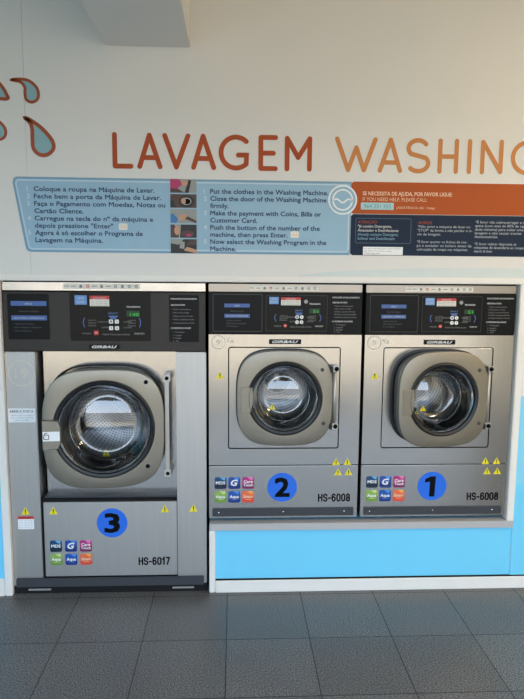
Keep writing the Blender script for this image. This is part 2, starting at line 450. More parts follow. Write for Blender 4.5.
# painted wave bands on the wall each side of the opening and over it
f = Flat(0.); ztop = lambda x: .50 + .36*(1-math.exp(-max(0, x+1.2)/1.5)) + .02*math.sin(x*3)
def wave(x0, x1, zf, zb, m, y, name):
    g = Flat(y); n = 24; P_ = [(x0 + (x1-x0)*i/n) for i in range(n+1)]
    g.poly([(x, zb) for x in P_] + [(x, zf(x)) for x in P_[::-1]], m); struct(g.build(name))
wave(-3, -1.046, lambda x: .62 + .03*math.sin(x*2.2), .06, BLUE2, 0, 'wall_wave')
wave(-3, -1.046, lambda x: .445 + .02*math.sin((x+1.05)*3), .06, BLUE, -.0006, 'wall_wave')
wave(1.3122, 3.2, lambda x: .925 + .06*math.sin((x-1.31)*1.6), .06, BLUE2, 0, 'wall_wave')
wave(1.3122, 3.2, lambda x: .507 + .05*math.sin((x-1.31)*1.4), .06, BLUE, -.0006, 'wall_wave')
wave(.28, 3.2, lambda x: 1.471 + .037*min(1, (x-.28)/.62)**.6, 1.4665, PALE, 0, 'wall_wave')

def trim(name, boxes, m=None):
    b = bmesh.new()
    for q in boxes: box(b, *q, .003)
    struct(obj(name, b, m or TRIM))
trim('trim_1', [(-1.045, -1.012, -.008, .05, 0, 1.437)])                     # left jamb of the frame
trim('trim_2', [(-1.045, 1.312, -.008, .05, 1.4375, 1.463)])                  # head
trim('trim_3', [(1.28, 1.312, -.008, .05, .3335, 1.437)])                     # right jamb
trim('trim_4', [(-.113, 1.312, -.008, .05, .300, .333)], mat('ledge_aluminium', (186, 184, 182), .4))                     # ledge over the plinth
trim('trim_5', [(-.113, -.086, -.008, .05, 0, .2995)])                        # corner of the plinth
trim('baseboard_left', [(-3.0, -1.047, -.010, .0, 0, .084)])
trim('baseboard_right', [(-.085, 3.2, -.010, .003, 0, .058)])
bm = bmesh.new(); box(bm, -.085, 3.2, -.004, .003, .058, .0635); struct(obj('trim_6', bm, GAP))

# ------------------------------------------------------------------ wall graphics
def arc(cx, cz, r, a0, a1, n=24, rz=None):
    rz = rz or r
    return [(cx + r*math.cos(math.radians(a0 + (a1-a0)*i/n)), cz + rz*math.sin(math.radians(a0 + (a1-a0)*i/n))) for i in range(n+1)]
T_, B_, MID = 2.053, 1.924, 1.988
def lettering(label, letters, m, wd, x0):
    t = thing('wall_lettering', label, 'wall lettering', (x0, 0, B_))
    for strokes in letters:
        g = Flat(0.); g.th = .0012
        q = 0
        for s in strokes:
            if len(s) > 6: g.stroke(s, wd, m, lift=q); q += .15
            else:
                for a, b in zip(s, s[1:]): g.stroke([a, b], wd, m, lift=q); q += .15
        g.build('letter', t)
G_ = lambda cx: arc(cx, MID, .064, 47, 313) + [(cx+.044, 1.945), (cx+.045, 1.978), (cx+.010, 1.978)]
def Aa(a, l, r, bar): 
    fl = lambda q: a + (q-a)*(T_-bar)/(T_-B_)
    return [[(l, B_), (a, T_), (r, B_)], [(fl(l), bar), (fl(r), bar)]]
lettering('large rust orange word LAVAGEM in rounded capitals on white wall', [
    [[(-.508, T_), (-.508, B_), (-.441, B_)]],
    Aa(-.362, -.404, -.318, 1.961),
    [[(-.297, T_), (-.249, B_), (-.199, T_)]],
    Aa(-.135, -.176, -.090, 1.961),
    [G_(0.005)],
    [[(.174, T_), (.111, T_), (.111, B_), (.174, B_)], [(.111, MID), (.165, MID)]],
    [[(.224, B_), (.224, T_-.002), (.272, 1.972), (.321, T_-.002), (.321, B_)]]], RUST, .0205, -.51)
S_ = arc(.792, 2.0195, .041, 32, 225, rz=.0335) + arc(.795, 1.957, .044, 60, -140, rz=.0335)[2:]
lettering('large light amber word WASHING in rounded capitals on white wall', [
    [[(.439, T_), (.489, B_), (.523, 2.018), (.558, B_), (.605, T_)]],
    Aa(.672, .628, .716, 1.958),
    [S_],
    [[(.890, T_), (.890, B_)], [(.962, T_), (.962, B_)], [(.890, 1.987), (.962, 1.987)]],
    [[(1.020, T_), (1.020, B_)]],
    [[(1.078, B_), (1.078, T_-.002), (1.160, B_+.002), (1.160, T_)]],
    [G_(1.277)]], AMBER, .0190, .44)

def smooth(pts, n=8):
    out = []; m = len(pts)
    for i in range(m):
        p0, p1, p2, p3 = (Vector(pts[(i+k-1) % m]) for k in range(4))
        for j in range(n):
            t = j/n
            out.append(tuple(.5*((2*p1) + (-p0+p2)*t + (2*p0-5*p1+4*p2-p3)*t*t + (-p0+3*p1-3*p2+p3)*t**3)))
    return out
def drop(label, pts, wd):
    x0 = sum(p[0] for p in pts)/len(pts); z0 = min(p[1] for p in pts)
    t = thing('water_drop_decal', label, 'wall decal', (x0, 0, z0), 'water drop decals on the wall')
    s = smooth(pts)
    g = Flat(0.); g.poly(s, DROPF); g.build('drop_fill', t)
    g = Flat(0.); g.stroke(s, wd, DROPO, lift=1.4, closed=True); g.build('drop_outline', t)
drop('small upper teal drop with brown outline, its tail curling to the left', 
     [(-.925, 2.264), (-.893, 2.268), (-.855, 2.262), (-.826, 2.238), (-.818, 2.212), (-.824, 2.188), (-.846, 2.177), (-.868, 2.187), (-.873, 2.212), (-.873, 2.236), (-.890, 2.257)], .012)
drop('largest teal drop with brown outline, hanging nearest the big L',
     [(-.876, 2.113), (-.850, 2.102), (-.806, 2.070), (-.768, 2.024), (-.764, 1.990), (-.790, 1.966), (-.822, 1.966), (-.846, 1.990), (-.849, 2.030), (-.849, 2.070), (-.858, 2.096)], .016)
drop('wide teal drop with flat bottom edge cut by the left of the picture, above another',
     [(-1.03, 2.285), (-1.00, 2.272), (-.968, 2.240), (-.948, 2.205), (-.944, 2.190), (-.97, 2.188), (-1.02, 2.196), (-1.05, 2.225), (-1.05, 2.265)], .014)
drop('small rounded teal drop at left picture edge, below the flat bottomed one',
     [(-1.02, 2.115), (-.985, 2.098), (-.960, 2.068), (-.962, 2.038), (-.985, 2.024), (-1.015, 2.03), (-1.03, 2.06), (-1.03, 2.095)], .012)

# instruction sign
t = thing('instruction_sign', 'long light blue washing instruction sign with dark text and small photos', 'sign', (-.2, 0, 1.56))
g = Flat(0.); g.th = .0015
out = [(-.938, 1.850), (-.934, 1.868), (-.922, 1.874), (.5055, 1.874), (.5055, 1.560), (-.868, 1.560), (-.884, 1.563), (-.893, 1.574)]
g.poly(out, SIGNE); g.build('backing', t)
g = Flat(-.0016)
inn = [(-.930, 1.848), (-.926, 1.862), (-.917, 1.866), (.502, 1.866), (.502, 1.568), (-.868, 1.568), (-.878, 1.571), (-.885, 1.578)]
g.poly(inn, SIGNB)
inn2 = [(-.922, 1.846), (-.920, 1.855), (-.912, 1.858), (.488, 1.858), (.495, 1.85), (.495, 1.584), (.488, 1.576), (-.866, 1.576), (-.872, 1.578), (-.877, 1.584)]
g.frame(inn2[::-1], -.0045, SIGNL, 1)
g.build('panel', t)
g = Flat(-.0026)
PT = ['Coloque a roupa na Máquina de Lavar.', 'Feche bem a porta da Máquina de Lavar.', 'Faça o Pagamento com Moedas, Notas ou', 'Cartão Cliente.', 'Carregue na tecla do nº da máquina e', 'depois pressione "Enter"', 'Agora é só escolher o Programa de', 'Lavagem na Máquina.']
EN = ['Put the clothes in the Washing Machine.', 'Close the door of the Washing Machine', 'firmily.', 'Make the payment with Coins, Bills or', 'Customer Card.', 'Push the button of the number of the', 'machine, then press Enter.', 'Now select the Washing Program in the', 'Machine.']
PW = [.508, .535, .553, .206, .500, .330, .455, .285]
EW = [.510, .502, .078, .480, .202, .475, .335, .505, .112]
z = 1.8155
def line(name, y, *a, **k):
    g = Flat(y); g.text(*a, **k); return g.build(name, t)
for k, s in enumerate(PT): line('text_line', -.0026, s, -.851, z - k*.0305, .0275, NAVYI, PW[k], bold=.022)
for k, r in ((0, 0), (1, 1), (2, 2), (4, 3), (6, 4)): line('step_numeral', -.0026, str(r+1), -.880, z - k*.0305, .027, SIGNL, bold=.015)
for k, s in enumerate(EN): line('text_line', -.0026, s, -.105, z - k*.0304, .0275, NAVYI, EW[k], bold=.022)
for k, r in ((0, 0), (1, 1), (3, 2), (5, 3), (7, 4)): line('step_numeral', -.0026, str(r+1), -.132, z - k*.0304, .027, SIGNL, bold=.015)
for x, zz in ((-.497, 1.657), (.243, 1.632)):
    g = Flat(-.0026); g.poly(rrect(x, x+.037, zz, zz+.028, .006), STRIPS); g.stroke([(x+.028, zz+.019), (x+.028, zz+.011), (x+.010, zz+.011), (x+.015, zz+.016)], .003, PEACH, 1); g.build('enter_key_symbol', t)
# five small printed photographs
def photo(z0, z1, bg, shapes):
    g = Flat(-.0026); x0, x1 = -.276, -.164; g.rect(x0, x1, z0, z1, bg)
    W_, H_ = x1-x0, z1-z0
    for k, (m, pts) in enumerate(shapes): g.poly([(x0 + W_*a, z0 + H_*b) for a, b in pts], m, 1 + k*.8)
    g.build('photo_print', t)
ell = lambda cx, cy, a, b, n=20: [(cx + a*math.cos(2*PI*i/n), cy + b*math.sin(2*PI*i/n)) for i in range(n)]
photo(1.817, 1.874, PGREY, [(MAG, [(0, .3), (.25, .25), (.45, .6), (.35, 1), (0, 1)]), (BRN, [(0, 0), (.55, 0), (.3, .28), (0, .32)]), (PDARK, [(.55, 0), (.7, 0), (.8, .9), (.7, .95)]), (SKIN, ell(.55, .7, .12, .2))])
photo(1.754, 1.811, BRN, [(PDARK, ell(.62, .48, .30, .44)), (PGREY, ell(.62, .48, .19, .28)), (INK, ell(.64, .46, .13, .2)), (SKIN, ell(.5, .5, .09, .22)), (PDARK, [(0, 0), (.22, 0), (.12, .5), (0, .6)])])
photo(1.689, 1.748, PGREY, [(PBLUE, [(0, .05), (.22, 0), (.30, .3), (.1, .7), (0, .6)]), (SKIN, [(.3, .25), (.5, .2), (.65, .5), (.55, .7), (.35, .55)]), (BRN, [(.55, .3), (1, 0), (1, .18), (.65, .5)])])
photo(1.627, 1.683, PGREY, [(BRN, [(0, 0), (.3, 0), (.34, .5), (.12, 1), (0, 1)]), (PDARK, [(.36, 0), (1, 0), (1, 1), (.4, 1)]), (SKIN, ell(.25, .55, .11, .35)), (BRN, ell(.65, .3, .25, .26)), (MAG, ell(.7, .2, .10, .1))])
photo(1.561, 1.621, PDARK, [(PGREY, [(0, .7), (.3, .6), (.5, 1), (0, 1)]), (PGREY, [(.34, .35), (.52, .3), (.54, .8), (.36, .85)]), (SKIN, [(.5, .2), (1, 0), (1, .25), (.62, .45)]), (BRN, [(.6, .55), (1, .6), (1, .95), (.7, .9)])])

# help sign: orange over navy
t = thing('help_sign', 'orange and navy help and warning sign right of the light blue one', 'sign', (1.3, 0, 1.56))
g = Flat(0.); g.th = .0015; g.poly([(.516, 1.739), (2.05, 1.739), (2.05, 1.875), (.516, 1.875), (.506, 1.868), (.506, 1.745)], ORANGE); g.build('orange_panel', t)
g = Flat(0.); g.th = .0015; g.poly([(.516, 1.560), (2.05, 1.560), (2.05, 1.737), (.516, 1.737), (.507, 1.729), (.507, 1.568)], NAVY); g.build('navy_panel', t)
line('text_line', -.0016, 'SE NECESSITA DE AJUDA, POR FAVOR LIGUE:', .556, 1.818, .023, PEACH, .395, bold=.02)
line('text_line', -.0016, 'IF YOU NEED HELP, PLEASE CALL:', .556, 1.794, .022, PEACH, .285)
line('text_line', -.0016, '(ASSISTÊNCIA 24h / Help)', .706, 1.762, .014, PEACH, .17)
g = Flat(-.0016); g.poly(rrect(.549, .694, 1.757, 1.787, .003), mat('pale_teal_label', (168, 208, 212), .5)); g.text('964 231 355', .563, 1.763, .025, mat('teal_ink', (112, 160, 176), .5), .118, bold=.01); g.build('number_label', t)
g = Flat(-.0016); g.frame(rrect(.528, .775, 1.612, 1.721, .006), .0025, SIGNF); g.build('text_border', t)
line('text_line', -.0016, 'ATENÇÃO', .538, 1.698, .017, ORANGE, .085)
for k, (s, wd, m) in enumerate((('*Já contém Detergente,', .150, OFFW), ('Amaciador e Desinfectante', .180, OFFW), ('Already contains Detergent,', .180, SIGNE), ('Softner and Desinfectant', .165, SIGNE))): line('text_line', -.0016, s, .538, 1.680 - k*.0175, .017, m, wd, bold=.01)
line('text_line', -.0016, 'AVISOS', .806, 1.698, .017, ORANGE, .06)
for k, (s, wd) in enumerate((('*Não parar a máquina de lavar no', .235), ('"STOP" da forma a não perder o ci-', .245), ('clo de lavagem.', .105), ('', 0), ('*É favor apertar os fechos da rou-', .225), ('pa e esvaziar os bolsos antes da', .245), ('colocação da roupa nas máquinas.', .23))):
    if s: line('text_line', -.0016, s, .803, 1.682 - k*.0165, .016, DIMW, wd)
for k, (s, wd) in enumerate((('*É favor não sobrecarregar a má-', .24), ('quina (com mais de 80% da capaci-', .25), ('dade máxima) para evitar uma má', .245), ('lavagem e não causar avarias', .21), ('desnecessárias.', .105), ('', 0), ('*É favor retirar depressa as', .19), ('máquinas da lavandaria as roupas', .23), ('depois de lavar.', .085))):
    if s: line('text_line', -.0016, s, 1.060, 1.704 - k*.0158, .016, DIMW, wd)
g = Flat(-.0016); g.poly([(.564, 1.562), (.741, 1.562), (.741, 1.597), (.564, 1.597)], NOTE)
for k, s in enumerate(('Em caso de avaria ligue para o número indicado', 'das 9h às 21h todos os dias', 'Obrigado')): g.text(s, .570, 1.587 - k*.0105, .008, GREYI, (.16, .12, .07)[k])
g.build('white_strip_label', t)
t = thing('wave_emblem', 'round white wave emblem straddling the blue and orange signs', 'emblem', (.4685, -.002, 1.735))
g = Flat(-.0030); g.poly(circ(.4685, 1.7965, .0600), SIGNB); g.build('disc', t)
g = Flat(-.0036); g.stroke(circ(.4685, 1.7965, .0600), .0065, NOTE, 0, True); g.stroke(circ(.4685, 1.7965, .0425), .0065, NOTE, 0, True)
g.stroke([(.4685 - .0425 + .085*i/24, 1.793 - .0085*math.cos(2*PI*i/24*1.5 + PI*.5)*math.sin(PI*i/24)**.3) for i in range(25)], .0065, NOTE, 0); g.build('ring', t)

# ------------------------------------------------------------------ washing machines
def warn(name, x, z, y, s, parent, origin=None):
    g = Flat(y); h = s*.88
    g.poly([(x - s/2, z - h/2), (x + s/2, z - h/2), (x, z + h/2)], YEL)
    g.stroke([(x, z + h*.20), (x, z - h*.12)], s*.11, INK, 1); g.poly(circ(x, z - h*.30, s*.07, 12), INK, 1)
    return g.build(name, parent, origin)
def icons(xc, zc, s, y, parent):
    names = ('MDS', 'G', 'Care Touch', 'Aqua', 'Aqua', 'Smart')
    for k in range(6):
        x, z = xc[k % 3], zc[k // 3]; g = Flat(y); h = s/2
        g.poly(rrect(x-h, x+h, z-h, z+h, s*.16), IC[k])
        lo = [p for p in rrect(x-h, x+h, z-h, z+h, s*.16) if p[1] < z] 
        g.poly(sorted([p for p in lo if p[0] < x], key=lambda p: -p[1]) + sorted([p for p in lo if p[0] >= x], key=lambda p: p[1]) + [(x+h, z - h*.05), (x-h, z - h*.25)], ICD[k], 1)
        g.poly([(x - h*.15, z + h), (x + h*.8, z + h), (x + h*.72, z + h*.45), (x + h*.35, z + h*.55), (x + h*.1, z + h*.75)], ICL[k], 1)
        if k == 1: g.text('G', x, z - s*.22, s*.72, WHITE, s*.55, 'c', bold=.03, lift=2.4, shear=.25)
        elif k == 2:
            g.text('Care', x, z + s*.0, s*.36, WHITE, s*.74, 'c', bold=.03, lift=2.4); g.text('Touch', x, z - s*.28, s*.32, WHITE, s*.8, 'c', bold=.03, lift=2.4)
        else:
            g.text(names[k], x, z - s*.10, s*.36, WHITE if k != 5 else PEACH, s*.76, 'c', bold=.03, lift=2.4)
            if k > 0: g.rect(x - s*.25, x + s*.3, z - s*.25, z - s*.20, ICL[k], 2.4)
        g.build('feature_sticker', parent)
def number_sticker(x, z, r, y, digit, parent):
    g = Flat(y); g.poly(circ(x, z, r), NUMB); st = g.build('number_sticker', parent)
    g = Flat(y - .0006); g.text(digit, x, z - r*.62, r*1.80, INK, r*(.62 if digit == '1' else .92), 'c', bold=.03, lift=0); g.build('numeral', st)
    return st
def screen(x0, x1, z0, z1, y, parent, dot):
    """black display overlay with printed keys and a green readout"""
    X = lambda u: x0 + (x1-x0)*u
    Z = lambda v: z1 - (z1-z0)*v
    g = Flat(y); g.th = .002; g.poly(rrect(x0, x1, z0, z1, .008), GLOSSB); d = g.build('display_panel', parent)
    s = (x1-x0)
    g = Flat(y - .0021); g.poly(rrect(x0+.004, x1-.004, z0+.004, z1-.004, .006), BORDER) if dot else None
    if dot: g.poly(rrect(x0+.0052, x1-.0052, z0+.0052, z1-.0052, .006), GLOSSB, .5); g.build('overlay_border', d)
    g = Flat(y - .0027)
    g.rect(X(.065), X(.215), Z(.26), Z(.07), BLBL); g.text('LAVA', X(.14), Z(.15), .014, OFFW, .030, 'c'); g.text('ROUPA', X(.14), Z(.23), .014, OFFW, .036, 'c'); g.build('blue_label', d)
    g = Flat(y - .0027)
    xr = .56 if dot else .49; g.rect(X(.25), X(xr), Z(.29), Z(.08), STRIPS); g.rect(X(.25), X(xr), Z(.15), Z(.08), RED, 1)
    for k in range(3): g.text('Abrir a porta com cuidado', X(.265), Z(.195 + .042*k), .008, GREYI, s*(xr - .28), lift=1)
    g.text('ATENÇÃO', X((.25 + xr)/2), Z(.14), .010, OFFW, s*.16, 'c', lift=2); g.build('red_topped_label', d)
    g = Flat(y - .0027)
    g.text('PROGRAMA', X(.79), Z(.315 if not dot else .27), .010, OFFW, s*.17, 'c', bold=.02)
    g.poly(rrect(X(.70), X(.865), Z(.50), Z(.375), .002), LEDD); g.text('140' if not dot else '51', X(.80), Z(.485), .019, LEDG, s*(.11 if not dot else .075), 'c', bold=.02, lift=1.6); g.build('readout', d)
    g = Flat(y - .0027)
    g.text('SELECT', X(.535), Z(.445), .009, BLBL, s*.12, 'c'); g.poly([(X(.47), Z(.48)), (X(.60), Z(.48)), (X(.56), Z(.55)), (X(.51), Z(.55))], LBLUE)
    for sgn, xc in ((-1, X(.21)), (1, X(.83))):
        g.stroke([(xc + sgn*(.010 + .006*(1-((k-5)/5)**2)), Z(.62) + (z1-z0)*.09*(k-5)/5) for k in range(11)], .0035, LBLUE)
        for q in range(3): g.text(('QUENTE', 'MORNO', 'FRIO')[q], xc - sgn*.006, Z(.59 + .055*q), .008, GREYI, .034, 'l' if sgn < 0 else 'r')
    for q in range(2):
        g.text(('TEMPERATURA', 'CENTRIF')[q], X(.475), Z(.62 + .115*q), .008, GREYI, s*(.14, .09)[q], 'r'); g.text(('EXTRA', 'LAVAR')[q], X(.665), Z(.62 + .115*q), .008, GREYI, s*.10)
    g.text('PARAR', X(.15), Z(.86), .009, GREYI, s*.11); g.text('PREMIR TECLA PARA INICIAR', X(.40), Z(.88), .009, GREYI, s*.34); g.text('INICIO', X(.86), Z(.86), .010, OFFW, s*.12, 'c')
    g.build('printed_legend', d)
    for i in range(2):
        for j in range(2):
            g = Flat(y - .0027); cx, cz = X(.507 + .072*i), Z(.60 + .135*j); h = s*(.029 if dot else .025)
            g.poly(rrect(cx-h, cx+h, cz-h, cz+h, h*(.9 if dot else .3)), WHITE); g.text(str(1 + i + 2*j), cx, cz - h*.5, h*1.5, INK, h*.7, 'c', lift=1); g.build('key', d)
    g = Flat(y - .0027); h = s*.028; g.poly(rrect(X(.32)-h, X(.32)+h, Z(.83)-h, Z(.83)+h, h*(.9 if dot else .3)), RED); g.stroke([(X(.32)-h*.5, Z(.83)), (X(.32)+h*.5, Z(.83))], h*.35, PEACH, 1); g.build('stop_key', d)
    if dot:
        g = Flat(y - .0027); g.poly(circ(X(.645), Z(.19), s*.031, 20), PGREY); g.build('round_sticker', d)
    return d
def instructions(x0, x1, z0, z1, y, parent):
    g = Flat(y); g.th = .0015; g.poly(rrect(x0, x1, z0, z1, .005), OVERLAY)
    w_ = x1-x0; H_ = z1-z0
    L_ = [('INSTRUÇÕES DE FUNCIONAMENTO', .07, 0, .95, OFFW), ('ABERTURA DA PORTA', .20, 0, .52, OFFW), ('1 Premir a tecla de abertura', .29, .06, .66, GREYI), ('2 Abrir a porta e carregar', .36, .06, .6, GREYI), ('3 Fechar a porta com firmeza', .435, .06, .74, GREYI), ('4 Escolher o programa pretendido', .505, .06, .78, GREYI), ('5 Introduzir moedas no terminal', .58, .06, .78, GREYI), ('6 O PROGRAMA DE LAVAGEM', .69, 0, .72, OFFW), ('1 - Pré-lavagem', .775, .06, .42, GREYI), ('2 - Lavagem', .845, .06, .32, GREYI), ('3 - Enxaguar', .905, .06, .32, GREYI), ('4 - Fim', .965, .06, .22, GREYI)]
    for s, v, u, ww, m in L_: g.text(s, x0 + w_*(.06+u), z1 - H_*v - .006, .0095, m, w_*ww*.92, bold=.015 if m is OFFW else 0, lift=3.2)
    return g.build('instruction_overlay', parent)
def left_overlay(x0, x1, z0, z1, y, u0, u1, v, parent, border):
    g = Flat(y); g.th = .0015; g.poly(rrect(x0, x1, z0, z1, .006), border); g.poly(rrect(x0+.003, x1-.003, z0+.003, z1-.003, .005), OVERLAY, 3)
    d = g.build('notice_panel', parent)
    a = x0 + (x1-x0)*u0; b = x0 + (x1-x0)*u1; Z = lambda q: z1 - (z1-z0)*q
    g = Flat(y - .0036)
    g.rect(a, b, Z(v[0]), Z(v[0]-.1), LBLUE); g.text('INICIO', (a+b)/2, Z(v[0]-.025), .010, OFFW, (b-a)*.2, 'c', lift=1)
    g.text('Seleccionar programa', (a+b)/2, Z(v[1]), .010, SCRIPT, (b-a)*.55, 'c')
    g.rect(a, b, Z(v[2]), Z(v[2]-.1), LBLUE); g.text('SELECCIONE A TEMPERATURA', (a+b)/2, Z(v[2]-.03), .009, OFFW, (b-a)*.85, 'c', lift=1)
    for k, s in enumerate(('- Quente 60 graus', '- Morno 40 graus centigrados', '- Frio 20 graus')): g.text(s, a + (b-a)*.05, Z(v[2]+.09 + .075*k), .009, SCRIPT, (b-a)*(.6, .8, .5)[k])
    g.build('printed_legend', d)
def logo(x0, x1, z0, z1, y, parent):
    g = Flat(y); g.th = .003; g.poly(rrect(x0, x1, z0, z1, .002), BLACK); g.text('GIRBAU', (x0+x1)/2, z0 + (z1-z0)*.24, (z1-z0)*.76, WHITE, (x1-x0)*.80, 'c', bold=.03, lift=6.6, shear=.35); return g.build('logo_plate', parent)
GL = {'H': (.62, [[(0, 0), (0, 1)], [(.62, 0), (.62, 1)], [(0, .52), (.62, .52)]]),
      'S': (.60, [[(.60, .76)] + arc(.30, .74, .29, 20, 235, 14, .26) + arc(.30, .26, .30, 60, -165, 14, .26)]),
      '-': (.34, [[(0, .42), (.34, .42)]]),
      '6': (.56, [arc(.28, .30, .28, 0, 360, 22, .30), [(.0, .32), (.0, .66)] + arc(.28, .70, .28, 180, 30, 12, .30)]),
      '0': (.56, [arc(.28, .72, .28, 0, 180, 14, .28) + arc(.28, .28, .28, 180, 360, 14, .28) + [(.56, .72)]]),
      '8': (.56, [arc(.28, .765, .24, 0, 360, 20, .235), arc(.28, .26, .28, 0, 360, 22, .26)]),
      '1': (.34, [[(.0, .78), (.24, .98), (.24, 0)]]),
      '7': (.54, [[(0, 1), (.54, 1), (.18, 0)]])}
def model_lettering(body, x0, x1, z0, z1, y, parent):
    g = Flat(y); wd = (z1-z0)*.175; h = z1-z0-wd; tot = sum(GL[c][0] for c in body) + .36*(len(body)-1); k = (x1-x0-wd)/tot; x = x0 + wd/2; q = 0
    for c in body:
        for st in GL[c][1]: g.stroke([(x + a*k, z0 + wd/2 + b*h) for a, b in st], wd, INK, lift=q); q += .12
        x += (GL[c][0] + .36)*k
    return g.build('model_lettering', parent)
def pictogram_strip(x0, x1, z0, z1, y, parent, dark):
    g = Flat(y); g.rect(x0, x1, z0, z1, STRIPS); n = 11; st = (x1-x0)/n; zc = (z0+z1)/2; rnd = random.Random(2)
    for k in range(n):
        x = x0 + st*(k+.5); h = (z1-z0)*.28
        if k in (0, 1, 4, 6): g.stroke([(x-h*1.6, zc), (x+h*1.2, zc)], h*.5, dark, 1)
        elif k % 3 == 2: g.poly([(x-h, zc-h), (x+h, zc-h), (x+h*.6, zc+h), (x-h*.6, zc+h)], dark, 1)
        else: g.stroke(circ(x, zc, h*.8, 14), h*.5, RED if k == 3 and dark is GREYI else dark, 1, True)
    return g.build('pictogram_sticker', parent)
def screws(pts, y, parent, r=.004, m=None):
    for x, z in pts:
        b = bmesh.new(); lathe(b, x, z, [(0, y-.002), (r*.7, y-.002), (r, y-.0008), (r, y)], 16); obj('screw', b, m or CHROME, parent)

def door_parts(root, cx, cz, a, b, yf, yb, hinge, ro, rg, rb, depth, sticker_pos, ysk, skm):
    """door > ring, glass, sticker, bolts; the hinge side is the right"""
    n = 96; og = (hinge[0], hinge[1], cz)
    B = bmesh.new()
    plate_with_hole(B, squircle(cx, cz, a, b, 3.3, n), circ(cx, cz, ro, n), yf, yb, .005)
    d = obj('door', B, DOORM, root, og, True)
    B = bmesh.new(); plate_with_hole(B, squircle(cx, cz, a-.006, b-.006, 3.3, n), circ(cx, cz, ro+.004, n), yb, ysk, .0)
    obj('door_skirt', B, skm, d, None, True)
    B = bmesh.new(); lathe(B, cx, cz, [(ro+.001, yf+.020), (ro+.001, yf-.001), (ro-.004, yf-.004), (ro-.014, yf+.000), (rg+.010, yf+.010), (rg+.007, yf+.024), (rg+.004, ysk+.01)], n)
    obj('door_seal', B, RUBBER, d, None, True)
    B = bmesh.new(); lathe(B, cx, cz, [(rg+.008, yf+.020), (rg+.0065, yf+.010), (rg+.0035, yf+.008), (rg, yf+.012), (rg-.001, yf+.020)], n)
    obj('glass_ring', B, CHROME, d, None, True)
    B = bmesh.new(); y0 = yf + .016
    prof = [(rg, y0)]
    for k in range(1, 8): t_ = k/8; prof.append((rg - (rg-rb-.03)*t_**1.25, y0 + (depth-.03)*t_))
    for k in range(0, 9): q = PI/2*k/8; prof.append((rb + .03*math.cos(q) , y0 + depth - .03 + .03*math.sin(q)))
    prof += [(rb*q, y0 + depth - .13*rb*(1-q*q)) for q in (.93, .86, .75, .6, .45, .3, .15, 0)]
    lathe(B, cx, cz, prof, n)
    for v in B.verts: v.co.y += (v.co.z - cz)*.10*max(0, (v.co.y - y0)/depth)      # the bowl floor leans back at the top
    obj('glass_bowl', B, GLASS, d, None, True)
    sx_, sz_ = sticker_pos
    s = warn('warning_triangle', sx_, sz_, y0 + depth - .012, rg*.21, d)
    # a ring of bright bowl edge where the glass is clamped
    B = bmesh.new(); lathe(B, cx, cz, [(rb+.034, y0+depth-.045), (rb+.037, y0+depth-.05), (rb+.040, y0+depth-.042)], n); obj('bowl_rim', B, CHROME, d, None, True)
    return d
def drum_parts(root, cx, cz, r, y0, y1):
    B = bmesh.new(); lathe(B, cx, cz, [(r*.86, y0), (r, y0+.03), (r, y1), (r*.86, y1+.03), (r*.5, y1+.045), (r*.08, y1+.05)], 72, 0, True); lathe(B, cx, cz, [(r*.3, y1+.03), (r*.28, y1+.022), (r*.1, y1+.012), (0, y1+.01)], 40, 1)
    for k in range(3):                                     # lifter ribs
        an = PI*2*k/3 + .6; ca, sa = math.cos(an), math.sin(an)
        for rr1, w1 in ((r, .03),):
            P_ = [(-w1, 0), (w1, 0), (.008, .05), (-.008, .05)]
            vs0 = [B.verts.new((cx + ca*(r-q[1]) - sa*q[0], y0+.04, cz + sa*(r-q[1]) + ca*q[0])) for q in P_]
            vs1 = [B.verts.new((cx + ca*(r-q[1]) - sa*q[0], y1, cz + sa*(r-q[1]) + ca*q[0])) for q in P_]
            for i in range(4): B.faces.new((vs0[i], vs0[(i+1) % 4], vs1[(i+1) % 4], vs1[i]))
            B.faces.new(vs0)
    return obj('drum', B, [DRUM, STEEL], root, None, True)

